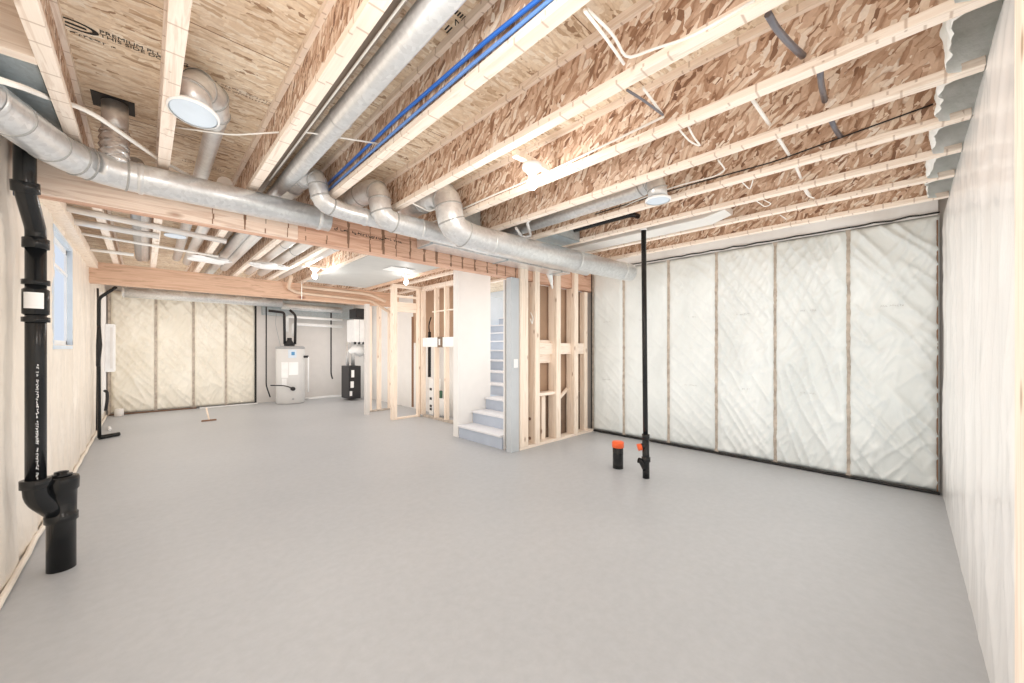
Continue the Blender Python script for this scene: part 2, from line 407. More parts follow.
glyphs(mk, (1.62, 3.45, 2.34), (1, 0, -.02), (0, 0, 1), 10, .018, .03, 22, (0, -1, 0), .0012)
obj('ink_marking', mk, M['ink'], bm1)
# dark saw and water stains running down across the beam face
stn = B(); rn = random.Random(4)
x = .35
while x < 3.42:
    w = rn.uniform(.006, .014)*(1 if x < 1.3 else 1.7)
    segs = 7; z = 2.46
    for k in range(segs):
        dz = .26/segs; o_ = rn.uniform(-.004, .004); q = w*rn.uniform(.5, 1.5)
        if x < 1.3 and rn.random() < .3: z -= dz; continue
        box(stn, x+o_-q/2, x+o_+q/2, 3.4492, 3.451, z-dz, z); z -= dz
    if rn.random() < .5 and x > 1.5: box(stn, x-.012, x+.016, 3.4490, 3.451, 2.30, 2.30+rn.uniform(.03, .06))
    x += rn.uniform(.13, .2)
obj('stain_streak', stn, M['brownink'], bm1)
struct('trim_1', bx(-.58, -.46, 3.58, 7.62, ZJ-.09, ZJ-.002), M['stud'])

# ------------------------------------------------------------------ right wall: wrapped batts
RX = 5.085
YS = [-.218, .40, 1.02, 1.63, 2.23, 2.90, 3.44]
DESC = ['in the far corner beside the stud partition', 'behind the black vent pipe, second from the stud partition', 'just right of the black vent pipe', 'third from the white near corner', 'second from the white near corner', 'with the strongest creases, against the white near corner']
def batt(y0, y1, z0, z1, amp, seed, mat, label, group, axis='x', pos=RX, crease=1.0, nu=46, nv=150):
    w = y1-y0; hgt = z1-z0; ang = random.Random(seed).uniform(.35, 1.0)
    def h(u, v):
        eu = min(u, 1-u)*w/.05; ev = min(v, 1-v)*hgt/.04
        e = min(1, eu)**.5 * min(1, ev)**.5
        p = .035*e + .012*noise.noise(Vector((u*1.5, v*3, seed)))*e
        f = fold(u*w, v*hgt, ang, 9, 6, seed)**3 * .021 * amp * e
        f += fold(u*w, v*hgt, -.5, 14, 5, seed+9)**4 * .010 * amp * e
        f += abs(noise.noise(Vector((u*w*22*0+seed, v*hgt*16, 2)))) * .008 * amp * (1-min(1, eu*.35))
        mid = math.exp(-((v-.52)/.006)**2) * .006
        return p + f - mid
    if axis == 'x': bm = sheet((pos+.03, y1, z0), (0, -w, 0), (0, 0, hgt), (-1, 0, 0), nu, nv, h)
    else: bm = sheet((y0, pos+.03, z0), (w, 0, 0), (0, 0, hgt), (0, -1, 0), nu, nv, h)
    bmesh.ops.reverse_faces(bm, faces=bm.faces[:]) if False else None
    o = obj('insulation_batt', bm, mat)
    rebase(o, (pos, (y0+y1)/2, z0) if axis == 'x' else ((y0+y1)/2, pos, z0)); tag(o, label, 'insulation', group)
    return o
for i in range(6):
    y0, y1 = YS[i]+.006, YS[i+1]-.006; k = 5-i
    amp = [1.9, 1.7, 1.3, .6, .35, .3][i]
    o = batt(y0, y1, .03, 2.50, amp, 3.7+i*5.1, M['batt'], 'white plastic-covered insulation batt ' + DESC[k], 'wrapped batts on the right wall')
    yc = (y0+y1)/2
    for zz in (1.70, .82): pr = glyphs(B(), (RX-.004, yc+.08, zz), (0, -1, 0), (0, 0, 1), 10, .013, .018, i*3+int(zz*10), (-1, 0, 0), .012); obj('faint_print', pr, M['greyink'], o)
SD = ['at the stud partition corner', 'left of the black vent pipe', 'right of the black vent pipe', 'at the middle of the right wall', 'third seam from the white near corner', 'second seam from the white near corner', 'at the white near corner']
for i, y in enumerate(YS):
    if i == 0: continue
    s = obj('wall_stud', bx(RX+.012, RX+.05, y-.022, y+.022, 0, 2.5), M['seam']); rebase(s, (RX+.03, y, 0))
    tag(s, 'thin brown stud edge between insulation batts, ' + SD[6-i], 'stud', 'stud edges on the right wall')
# white poly above the batts over the rim
def hr(u, v): return .012*noise.noise(Vector((u*14, v*2, 3))) + .01*fold(u*3.6, v*.3, 1.2, 8, 4, 2)**3
tag(rebase(obj('rim_sheet', sheet((RX+.015, 3.46, 2.50), (0, -3.66, 0), (-.10, 0, .26), (-1, 0, 0), 160, 10, hr), M['poly']), (RX, 1.6, 2.5)), 'white plastic strip above the batts at the top of the right wall', 'plastic sheet')
def wavy(p0, p1, n, amp, seed):
    p0, p1 = Vector(p0), Vector(p1)
    return [p0.lerp(p1, i/n) + Vector((noise.noise(Vector((i*.4, seed, 0)))*amp*.4, 0, noise.noise(Vector((i*.5, seed, 5)))*amp)) for i in range(n+1)]
t = thing('sealant_bead', 'black sealant line framing the top, bottom and ends of the right wall batts', 'sealant', (RX, 1.6, 0))
obj('top_bead', tube(B(), wavy((RX-.012, 3.45, 2.522), (RX-.012, -.21, 2.515), 60, .012, 1), .008, 8), M['rubber'], t)
obj('bottom_bead', tube(B(), wavy((RX-.005, 3.44, .016), (RX-.005, -.21, .016), 60, .006, 4), .014, 8), M['rubber'], t)
obj('corner_bead', tube(B(), wavy((RX-.01, 3.45, .01), (RX-.01, 3.45, 2.5), 30, .004, 7), .009, 8), M['rubber'], t)
obj('corner_bead', tube(B(), wavy((RX-.004, -.196, .01), (RX-.004, -.196, 2.45), 30, .006, 8), .005, 8), M['brownink'], t)

# near right wall: one loose plastic sheet
def hn(u, v):
    x = u*6.0; z = v*2.55
    f = .022*noise.noise(Vector((x*1.3, z*.4, 1))) + .016*fold(x, z, .12, 2.6, 5, 4)**3 + .006*fold(x, z, -.2, 7, 6, 8)**3
    return f*min(1, (1-v)*14+.1)*min(1, v*5+.15) + .006*math.exp(-z*6)
tag(rebase(obj('vapor_barrier', sheet((XR-.01, YN-.045, 0.0), (-6.2, 0, 0), (0, 0, 2.50), (0, 1, 0), 300, 100, hn), M['poly']), (2.3, YN, 0)), 'loose white plastic sheet covering the whole near right wall', 'plastic sheet')
for i in range(4, 10):
    a, b_ = JX[i], JX[i+1]-JW
    def hb(u, v): return .02*noise.noise(Vector((u*3, v*2, i*3.3))) + .175*(1-(2*u-1)**16) + .012*noise.noise(Vector((u*9, v*6, i)))
    o = obj('rim_batt', sheet((a-.02, YN-.10, ZJ+.003), (b_-a+.04, 0, 0), (0, .02, ZS-ZJ-.005), (0, 1, 0), 22, 18, hb), M['fluff'])
    rebase(o, ((a+b_)/2, YN, ZJ)); tag(o, 'pale fluffy insulation stuffed at the wall end between the %s and %s joists' % (ORD[i], ORD[i+1]), 'insulation', 'fluffy rim insulation in the joist bays')
tag(rebase(obj('wall_stud', bx(1.14, 1.31, -.19, -.158, 0, 2.48), M['stud'], None, bevel=.003), (1.55, YN, 0)), 'bare pale wood strip at the right edge of the photo on the white plastic', 'stud')

# left wall sheet with hole for the window
def hl(u, v):
    y = u*11.6; z = v*2.46
    p = .02*abs(math.sin(PI*(y+.2)/.61))**.5
    return p + .012*noise.noise(Vector((y*1.6, z*.8, 2))) + .012*fold(y, z, .2, 6, 5, 12)**3 + .005*fold(y, z, 1.1, 12, 5, 14)**3
def sk(u, v):
    y = -.9+u*11.6; z = v*2.46
    return wy0 < y < wy1 and wz0 < z < wz1
tag(rebase(obj('vapor_barrier', sheet((XL-.02, -.9, 0), (0, 11.6, 0), (0, 0, 2.46), (1, 0, 0), 460, 90, hl, sk), M['polyl']), (XL, 4.8, 0)), 'warm beige plastic sheet over insulation on the long left wall', 'plastic sheet')
tag(rebase(obj('baseboard_strip', tube(B(), wavy((XL+.02, -.5, .02), (XL+.02, 10.6, .02), 90, .02, 3), .016, 8), M['polyl']), (XL, 4.8, 0)), 'loose rolled plastic edge lying along the foot of the left wall', 'plastic edge')

# far wall batts
FX = [-.50, .16, .755, 1.32, 1.885]
FD = ['in the left corner behind the white panel', 'second from the left corner', 'third from the left corner, with slanting creases', 'rightmost on the far wall, beside the bare grey wall']
for i in range(4):
    batt(FX[i]+.014, FX[i+1]-.014, .03, 2.42, 1.6, 40+i*3.3, M['battf'], 'cream plastic-covered insulation batt ' + FD[i], 'wrapped batts on the far wall', axis='y', pos=10.70, nv=90)
for i, x in enumerate(FX):
    s = obj('wall_stud', bx(x-.02, x+.02, 10.71, 10.76, 0, 2.42), M['seam'] if i < 4 else M['rubber']); rebase(s, (x, 10.73, 0))
    tag(s, ['pale wood edge in the left far corner', 'brown seam between first and second cream batts', 'brown seam between second and third cream batts', 'brown seam between third and fourth cream batts', 'black seam where cream batts meet the grey wall'][i] + ' of the far wall', 'stud', 'stud edges on the far wall')

tag(rebase(obj('floor_trim', tube(B(), [(-.5, 10.66, .015), (.4, 10.665, .014), (.8, 10.67, .012)], .012, 8), M['brownink']), (0, 10.66, 0)), 'dark gap line along the floor under the cream batts', 'sealant')
for x0, x1, lab in ((.85, 1.9, 'white cut plastic edge on the floor under the cream batts'), (3.0, 4.0, 'white scrap strip on the floor beside the furnace')):
    tag(rebase(obj('plastic_scrap', bx(x0, x1, 10.58, 10.63, 0, .02), M['white']), (x0, 10.6, 0)), lab, 'plastic scrap')

# ------------------------------------------------------------------ round ducts
def duct(label, pts, r, bend=.16, n=4, seams=(), mat='galv', name='round_duct', cat='duct', cap=None, seg=24, rings=(), group=None, rs=None):
    path = fillet(pts, bend, n) if n else [Vector(p) for p in pts]
    t = thing(name, label, cat, path[0], group)
    obj('pipe_body', tube(B(), path, rs or r, seg), M[mat], t)
    if seams:
        for p, d in seams:
            bm = B(); ringband(bm, p, d, r, .014, .005); obj('joint_band', bm, M[mat], t)
    if rings:  # gore seams on the bend
        for k in rings:
            bm = B(); d = path[min(k+1, len(path)-1)]-path[max(k-1, 0)]; ringband(bm, path[k], d, r, .006, .004)
            obj('elbow_seam', bm, M['galvd'], t)
    return t
ZA = 2.37
duct('large round duct along the beam, bending toward the camera at the left wall', [(1.10, 3.33, ZA), (-.14, 3.33, ZA), (-.33, 3.20, ZA), (-.47, 2.78, ZA), (-.66, 2.30, ZA+.02)], .09, .14, 4,
     seams=[((-.02, 3.33, ZA), (1, 0, 0)), ((1.02, 3.33, ZA), (1, 0, 0)), ((-.50, 2.70, ZA), (-.4, -1, 0))], rings=(2, 5, 7, 10, 12))
duct('smaller round duct with elbow from the bay left of the blue pipes', [(.82, 3.9, 2.585), (.86, 3.2, 2.60), (.93, 3.06, 2.60), (.94, 3.05, 2.40), (1.12, 3.08, 2.385), (3.2, 3.12, 2.385)], .066, .09, 4,
     seams=[((.85, 3.38, 2.595), (0, 1, 0)), ((1.3, 3.085, 2.385), (1, 0, 0))], rings=(3, 8, 10, 12, 15), group=None)
duct('middle round duct with elbow rising between the fourth and fifth joists', [(1.30, 3.9, 2.59), (1.31, 3.2, 2.60), (1.37, 2.98, 2.62), (1.38, 2.96, 2.36), (1.62, 2.98, 2.36), (4.3, 3.0, 2.375)], .086, .11, 4,
     seams=[((1.305, 3.33, 2.6), (0, 1, 0)), ((1.75, 2.98, 2.36), (1, 0, 0)), ((3.2, 2.99, 2.37), (1, 0, 0))], rings=(3, 8, 10, 12, 15))
duct('largest round duct with open far end pointing at the insulated wall', [(1.72, 3.35, 2.60), (1.74, 2.95, 2.61), (1.83, 2.69, 2.63), (1.86, 2.66, 2.31), (2.12, 2.68, 2.29), (4.72, 2.60, 2.33)], .115, .15, 4,
     seams=[((2.30, 2.675, 2.292), (1, 0, 0)), ((3.55, 2.635, 2.31), (1, 0, 0)), ((4.50, 2.607, 2.327), (1, 0, 0))], rings=(3, 8, 10, 12, 15))
duct('small duct stub above the beam between the blue pipes and middle duct', [(1.18, 3.30, 2.44), (1.20, 3.38, 2.56), (1.21, 3.7, 2.6)], .05, .06, 3)
# straight ducts running up the bays
duct('long pale duct in the bay right of the third joist', [(.79, -.15, 2.60), (.79, 9.8, 2.60)], .057, n=0, seams=[((.79, 2.20, 2.60), (0, 1, 0)), ((.79, 5.0, 2.6), (0, 1, 0))], mat='galv')
duct('thin duct painted dark as joist shade beside the third joist', [(.655, -.15, 2.625), (.655, 7.0, 2.625)], .055, n=0, mat='duct_shade')
tag(rebase(obj('cable', tube(B(), [(.672, -.1, 2.562), (.670, 1.5, 2.562), (.668, 3.3, 2.562)], .005, 8), M['cable']), (.67, 1.5, 2.6)), 'thin pale line painted as a glint beside the shade-dark duct', 'cable')  # pale line added for the shiny glint on the duct's side

# flue through the subfloor at the left
t = thing('flue_pipe', 'vertical crinkled metal pipe dropping from the square floor opening', 'pipe', (-.13, 3.30, 2.44))
obj('pipe_body', tube(B(), [(-.13, 3.30, 2.60), (-.13, 3.30, ZS)], .058, 24), M['galv'], t)
path = []; rs = []
for k in range(25): path.append((-.13+.004*math.sin(k), 3.30, 2.43+k*.0075)); rs.append(.062+(.006 if k % 2 else -.003))
obj('foil_sleeve', tube(B(), path, rs, 24), M['foil'], t)
obj('floor_opening', bx(-.225, -.045, 3.215, 3.40, ZS-.004, ZS-.001), M['rubber'], t)
# duct boots with capped discs
def boot(label, path, rs, disc, dn, dr):
    t = thing('duct_boot', label, 'duct', path[0])
    obj('pipe_body', tube(B(), path, rs, 24), M['galv'], t)
    for k in range(2, len(path)-1):
        bm = B(); d = Vector(path[k+1])-Vector(path[k-1]); ringband(bm, path[k], d, rs[k], .006, .004)
        obj('elbow_seam', bm, M['galvd'], t)
    c = Vector(disc); d = Vector(dn).normalized()
    obj('film_cap', tube(B(), [c-d*.006, c+d*.002, c+d*.006], [dr, dr, dr*.93], 28), M['film'], t)
    bm = B(); ringband(bm, c, d, dr, .010, .008, 28); obj('cap_ring', bm, M['white'], t)
    return t
boot('elbow duct boot with white film cap between second and third joists', [(.33, 7.4, 2.62), (.30, 2.80, 2.63), (.29, 2.72, 2.64), (.26, 2.62, 2.67), (.20, 2.54, 2.66), (.165, 2.47, 2.58), (0.177, 2.493, 2.5)],
     [.046, .046, .064, .078, .08, .08, .08], (0.173, 2.43, 2.465), (-.12, -.15, -1), .095)
boot('elbow duct boot with round white cap in the bay near the black pipe', [(2.85, 3.3, 2.565), (2.84, 1.52, 2.57), (2.835, 1.46, 2.58), (2.83, 1.39, 2.60), (2.80, 1.335, 2.58), (2.815, 1.32, 2.52), (2.82, 1.315, 2.45)],
     [.06, .06, .066, .07, .07, .07, .07], (2.82, 1.315, 2.44), (0, 0, -1), .086)
# flat oval duct in the ninth bay
bm = B()
x0, x1, z0, z1 = 3.64, 3.90, 2.485, 2.575
pr_ = [(x0, 1.28, z0), (x1-.02, 1.28, z0), (x1, 1.28, z0+.03), (x1, 1.28, z1), (x0, 1.28, z1)]
pf = [(x, 3.3, z) for x, y, z in pr_]; pn = [(x0+.02, 1.10, z0+.04), (x1-.04, 1.10, z0+.04), (x1-.03, 1.10, z0+.055), (x1-.03, 1.10, z1), (x0+.02, 1.10, z1)]
rr = [[bm.verts.new(p) for p in q] for q in (pn, pr_, pf)]
for a in range(2):
    for k in range(5): bm.faces.new((rr[a][k], rr[a][(k+1) % 5], rr[a+1][(k+1) % 5], rr[a+1][k]))
bm.faces.new(rr[0]); bm.faces.new(list(reversed(rr[2])))
tag(rebase(obj('flat_duct', bm, M['duct_white'], None, bevel=.004), (3.78, 2.2, 2.5)), 'flat pale duct with tapered end between the ninth and tenth joists', 'duct')
# rectangular trunk duct behind the round ones
t = thing('trunk_duct', 'grey rectangular trunk duct behind the round ducts', 'duct', (3.0, 3.3, 2.33))
obj('duct_body', bx(1.98, 4.2, 3.20, 3.44, 2.325, ZJ-.003), M['galv'], t, bevel=.003)
bm = B()
for x in (1.99, 3.0, 4.0): box(bm, x, x+.02, 3.19, 3.442, 2.318, ZJ-.003)
obj('seam_strip', bm, M['galvb'], t)
for i, (x0, x1, y0) in enumerate(((2.07, 2.49, 3.05), (3.045, 3.45, 2.50))):
    t = thing('bay_pan', ['blue-grey metal pan closing the bay right of the sixth joist', 'blue-grey metal pan closing the bay right of the eighth joist'][i], 'sheet metal', ((x0+x1)/2, y0, ZJ))
    obj('end_plate', bx(x0, x1, y0, y0+.01, ZJ+.002, ZS-.04), M['galvb'], t)
    obj('bottom_plate', bx(x0, x1, y0, 3.3, ZJ+.001, ZJ+.006), M['galvb'], t)

# ducts between the two beams (upper bays)
for i, (x, r, z, m, lab) in enumerate(((.90, .055, 2.58, 'duct_white', 'right of the long pale duct beyond the near beam'), (1.22, .06, 2.57, 'duct_white', 'left of the fifth joist line beyond the near beam'),
        (1.40, .06, 2.57, 'duct_white', 'against the fifth joist beyond the near beam'), (1.70, .06, 2.57, 'duct_white', 'left of the grey ceiling sheet beyond the near beam'), (-.05, .05, 2.58, 'galvd', 'between first and second joists beyond the near beam'), (.45, .05, 2.60, 'duct_white', 'against the third joist beyond the near beam'))):
    t = thing('round_duct', 'small straight pale duct ' + lab, 'duct', (x, 5.5, z), 'small straight ducts between the beams')
    obj('pipe_body', tube(B(), [(x, 3.7, z), (x, 7.5, z)], r, 20), M[m], t)
    bm = B(); ringband(bm, (x, 4.9+.3*(i % 3), z), (0, 1, 0), r); obj('joint_band', bm, M['galvd'], t)

# grey ceiling sheet between the beams
t = thing('ceiling_panel', 'flat grey sheet under the joists between the two beams', 'ceiling panel', (2.5, 5.4, ZJ-.014))
obj('panel_sheet', bx(2.02, 3.06, 3.6, 7.25, ZJ-.014, ZJ-.002), M['ceil_sheet'], t)
obj('edge_board', bx(3.06, 3.10, 3.6, 7.25, ZJ-.05, ZJ-.002), M['beam2'], t)
tag(rebase(obj('light_panel', bm := bx(2.50, 2.86, 5.02, 5.30, ZJ-.03, ZJ-.016), M['white'], None, bevel=.003), (2.68, 5.2, ZJ-.03)), 'flat white square plate on the grey ceiling sheet beside a bulb', 'plate')

# ------------------------------------------------------------------ lamps
def lamp(label, x, y, z, m):
    t = thing('bare_bulb_lamp', label, 'lamp', (x, y, z), 'bare bulb lamps on the joists')
    obj('box_plate', bx(x-.16, x+.16, y-.02, y+.02, z+.048, z+.085), M['stud'], t)
    obj('lamp_holder', lathe(B(), [(.02, .05), (.062, .047), (.064, .03), (.055, .018), (.03, .0), (.028, -.012), (.02, -.014)], (x, y, z)), M['white'], t)
    prof = [(.012, -.012), (.014, -.03), (.024, -.05), (.031, -.072), (.030, -.09), (.022, -.106), (.008, -.113)]
    obj('bulb', lathe(B(), prof, (x, y, z), 20), M[m], t)
    return t
lamp('near lit bare bulb in a white holder between the fifth and sixth joists', 1.79, 1.67, 2.44, 'bulb')
lamp('far lit bare bulb near the far beam, left of the grey ceiling sheet', 1.80, 6.05, 2.445, 'bulb_b')
lamp('lit bare bulb under the grey ceiling sheet near the closet framing', 2.95, 5.45, 2.42, 'bulb_c')
lamp('added unseen bare bulb above the camera for fill, by the near corner', .45, .75, 2.44, 'bulb_b')  # unseen bulb, added to fill the near end with light

# ------------------------------------------------------------------ blue water pipes, cables
def line(name, label, pts, r, m, cat='cable', group=None, smooth=True):
    P = fillet(pts, .06, 3) if smooth else pts
    o = obj(name, tube(B(), P, r, 10), M[m]); rebase(o, P[0]); return tag(o, label, cat, group)
line('water_pipe', 'bright blue water pipe, upper of two along the fourth joist', [(1.02, -.1, 2.56), (1.025, .6, 2.55), (1.02, 1.2, 2.585), (1.025, 2.0, 2.61), (1.02, 3.2, 2.58)], .0095, 'blue', 'pipe')
line('water_pipe', 'light blue water pipe, lower of two along the fourth joist', [(1.028, -.1, 2.53), (1.028, .6, 2.53), (1.022, 1.3, 2.54), (1.03, 2.2, 2.55), (1.02, 3.2, 2.53)], .0085, 'bluelight', 'pipe')
line('cable', 'thick white cable slanting across the first joist toward the big duct', [(-0.37, 2.23, 2.26), (-0.349, 2.471, 2.36), (-0.337, 2.904, 2.53), (-0.237, 2.904, 2.53), (-0.171, 2.945, 2.52), (-0.063, 3.12, 2.52), (0.069, 3.334, 2.52), (0.318, 3.592, 2.52)], .012, 'cable')
line('cable', 'thin white cord crossing the second and third joists to the blue pipes', [(0.094, 2.932, 2.58), (0.373, 2.791, 2.58), (0.652, 2.463, 2.58), (1.052, 2.274, 2.58)], .005, 'cable')
line('cable', 'white cable loop dropping from the fourth joist to the fifth', [(1.103, 0.78, 2.49), (1.262, 0.792, 2.49), (1.432, 0.813, 2.49)], .006, 'cable')
line('cable', 'second white cable beside the loop, running up along the fifth joist', [(1.116, 0.777, 2.5), (1.283, 0.77, 2.5), (1.43, 0.803, 2.5), (1.5, 0.733, 2.54), (1.5, 0.573, 2.496), (1.5, 0.358, 2.499)], .006, 'cable')
line('cable', 'dark cable with pale core slanting down from the fifth joist', [(1.599, 0.893, 2.5), (1.733, 0.873, 2.5), (1.903, 0.861, 2.5)], .006, 'greycable')
line('cable', 'pale cable pair beside the dark slanting cable', [(1.667, 0.849, 2.52), (1.78, 0.86, 2.52), (1.935, 0.876, 2.52)], .006, 'cable')
line('cable', 'long white cable lying on the sixth joist flange', [(2.0, 3.3, 2.525), (2.0, 2.3, 2.53), (2.0, 1.6, 2.525), (2.0, .9, 2.55)], .007, 'cable')
line('cable', 'white cable loop hanging below the sixth joist', [(2.109, 0.87, 2.52), (2.303, 0.88, 2.52), (2.413, 0.852, 2.52), (2.276, 0.847, 2.52), (2.129, 0.824, 2.52)], .005, 'cable')
line('cable', 'white cable crossing joists six to nine through the webs', [(2.159, 0.537, 2.56), (2.563, 0.528, 2.56), (3.177, 0.523, 2.56), (3.71, 0.547, 2.56), (4.0, 0.543, 2.56)], .009, 'cable')
line('cable', 'silver grey cable bundle in the bay right of the fifth joist', [(1.677, 0.358, 2.56), (1.773, 0.352, 2.56), (1.908, 0.331, 2.56), (2.027, 0.305, 2.56)], .013, 'greycable')
line('cable', 'silver grey cable bundle in the bay right of the sixth joist', [(2.219, 0.272, 2.58), (2.34, 0.283, 2.58), (2.526, 0.289, 2.58)], .013, 'greycable')
line('cable', 'silver grey cable bundle in the bay right of the seventh joist', [(2.749, 0.289, 2.58), (2.91, 0.283, 2.58), (3.052, 0.265, 2.58)], .013, 'greycable')
line('cable', 'thin black wire along the eighth joist', [(3.0, -.1, 2.60), (3.0, .6, 2.545), (3.0, 1.2, 2.56), (3.0, 2.0, 2.55)], .004, 'rubber')
line('cable', 'white cable with a fork along the bay duct beside the white disc', [(3.151, 2.159, 2.55), (2.964, 1.536, 2.55), (2.929, 1.193, 2.55), (2.962, 0.95, 2.55), (2.912, 0.87, 2.55), (2.719, 0.86, 2.55)], .005, 'cable')
line('cable', 'small white cable loop below the eighth joist', [(3.079, 0.815, 2.5), (3.279, 0.815, 2.5), (3.099, 0.752, 2.5)], .004, 'cable')
line('cable', 'small curled white cable below the ninth joist', [(3.529, 0.842, 2.5), (3.765, 0.825, 2.5), (3.729, 0.768, 2.5), (3.581, 0.792, 2.5)], .004, 'cable')
line('cable', 'white cable tail below the ninth joist near the flat duct', [(3.572, 0.532, 2.5), (3.735, 0.531, 2.5), (3.819, 0.505, 2.5)], .005, 'cable')
line('cable', 'short white cable tail below the tenth joist', [(4.089, 0.781, 2.5), (4.255, 0.767, 2.5)], .004, 'cable')
line('cable', 'white cable tangle beside the largest duct elbow', [(1.576, 2.815, 2.5), (1.794, 2.892, 2.5), (1.766, 2.693, 2.5), (1.895, 2.795, 2.5)], .006, 'cable')
line('cable', 'white cable bundle hanging beside the largest duct past the seventh joist', [(2.647, 2.685, 2.5), (2.908, 2.858, 2.5), (2.951, 2.766, 2.5), (2.596, 2.485, 2.5), (2.523, 2.328, 2.5)], .014, 'white')

# ------------------------------------------------------------------ left black drain stack
def coup(bm, c, d, r, h=.05): 
    c = Vector(c); d = Vector(d).normalized()
    tube(bm, [c-d*h/2, c-d*h*.45, c+d*h*.45, c+d*h/2], [r, r+.009, r+.009, r], 24); return bm
sx, sy = -.358, 3.485
t = thing('drain_stack', 'black plastic drain stack with cleanout hub on the left wall', 'drain pipe', (sx, sy, 0))
hub = lathe(B(), [(.060, 0), (.060, .28), (.069, .285), (.069, .325), (.062, .33), (.064, .46), (.072, .47), (.074, .53), (.070, .545), (.03, .55)], (sx, sy, 0))
obj('cleanout_body', hub, M['abs'], t)
pg = lathe(B(), [(.045, .55), (.045, .56), (.03, .562), (.03, .575), (.01, .58)], (sx, sy, 0)); obj('cleanout_plug', pg, M['abs'], t)
R0 = .0405; px0, py0 = -.445, 3.42
obj('lower_bend', tube(B(), fillet([(px0, py0, .56), (px0, py0, .46), (sx-.01, sy-.01, .34)], .05, 4), .050, 24), M['abs'], t)
obj('main_pipe', tube(B(), [(px0, py0, .52), (px0, py0, 1.93)], R0, 24), M['abs'], t)
obj('offset_bend', tube(B(), fillet([(px0, py0, 1.92), (px0, py0, 1.98), (px0-.01, py0-.20, 2.14), (px0-.01, py0-.20, 2.74)], .05, 4), R0, 24), M['abs'], t)
def coup(bm, *a, _c=coup): obj('coupling', _c(B(), *a), M['abs'], t)
bm = B(); coup(bm, (px0, py0, .545), (0, 0, 1), .052, .05); coup(bm, (px0, py0, 1.57), (0, 0, 1), R0+.002, .15); coup(bm, (px0, py0, 1.68), (0, 0, 1), R0+.004, .03); coup(bm, (px0, py0, 1.47), (0, 0, 1), R0+.004, .03)
coup(bm, (px0, py0, 1.90), (0, 0, 1), R0+.002, .06); coup(bm, (px0-.01, py0-.19, 2.16), (0, -.3, 1), R0+.002, .06)
bm.free()
lab = B(); r_ = R0+.0125
a0 = math.atan2(-py0, -px0)
rows = []
for k in range(9):
    a = a0 + (k/8-.62)*1.5
    rows.append([lab.verts.new((px0+r_*math.cos(a), py0+r_*math.sin(a), z)) for z in (1.53, 1.62)])
for k in range(8): lab.faces.new((rows[k][0], rows[k+1][0], rows[k+1][1], rows[k][1])).smooth = True
obj('sticker', lab, M['white'], t)
g = B(); a = a0+.25
glyphs(g, (px0+math.cos(a)*(R0+.001), py0+math.sin(a)*(R0+.001), 1.22), (0, 0, -1), (math.sin(a), -math.cos(a), 0), 34, .011, .012, 77, (math.cos(a), math.sin(a), 0), .001)
glyphs(g, (px0+math.cos(a)*(R0+.001), py0+math.sin(a)*(R0+.001), .86), (0, 0, -1), (math.sin(a), -math.cos(a), 0), 22, .011, .012, 78, (math.cos(a), math.sin(a), 0), .001)
obj('pipe_print', g, M['white'], t)
obj('shade_tube', tube(B(), [(-.50, 3.45, 2.16), (-.50, 3.45, 2.47)], .03, 20), M['navy'], t)  # tube painted dark blue for shade and colour fringe at the beam end
line('conduit', 'thin grey conduit rising just behind the black drain stack', [(-.50, 3.72, 1.35), (-.50, 3.72, 2.1), (-.49, 3.60, 2.18)], .014, 'grey', 'conduit')
line('cable', 'white cable tied beside the black drain stack under the beam', [(-.49, 3.50, 2.17), (-.47, 3.56, 2.05), (-.50, 3.66, 1.75)], .006, 'cable')

# ------------------------------------------------------------------ black vent pole and floor stub on the right
vx, vy = 3.585, 1.815
t = thing('vent_pipe', 'tall thin black vent pipe standing on the floor by the insulated wall', 'drain pipe', (3.63, 1.817, 0))
obj('upright_pipe', tube(B(), [(3.622, 1.816, .20), (vx-.01, vy, 2.55)], .0245, 20), M['abs'], t)
obj('base_pipe', tube(B(), [(3.632, 1.817, 0), (3.622, 1.816, .40)], .034, 20), M['abs'], t)
obj('wye_branch', tube(B(), fillet([(3.625, 1.817, .08), (3.595, 1.85, .17), (3.575, 1.87, .18)], .02, 3), .028, 16), M['abs'], t)
obj('side_inlet', tube(B(), [(3.622, 1.816, .33), (3.590, 1.852, .315)], .03, 16), M['abs'], t)
obj('test_cap', tube(B(), [(3.595, 1.846, .317), (3.570, 1.876, .307)], [.034, .034], 18), M['orange'], t)
bm = B(); coup(bm, (3.623, 1.816, .42), (0, 0, 1), .028, .05); coup(bm, (3.628, 1.816, .19), (0, 0, 1), .034, .05); bm.free()
obj('top_elbow', tube(B(), fillet([(vx-.01, vy, 2.53), (vx-.01, vy, 2.60), (3.38, 1.83, 2.60), (3.33, 3.2, 2.58)], .05, 4), .025, 16), M['abs'], t)
bm = B(); ringband(bm, (vx-.01, vy, 2.50), (0, 0, 1), .026, .02, .004); obj('white_collar', bm, M['white'], t)
t = thing('pipe_stub', 'short black pipe stub with orange cap standing in the floor', 'drain pipe', (3.713, 2.181, 0))
obj('stub_body', lathe(B(), [(.056, 0), (.056, .26), (.05, .262)], (3.713, 2.181, 0)), M['abs'], t)
obj('test_cap', lathe(B(), [(.058, .225), (.063, .228), (.063, .282), (.056, .290), (.02, .291)], (3.713, 2.181, 0)), M['orange'], t)

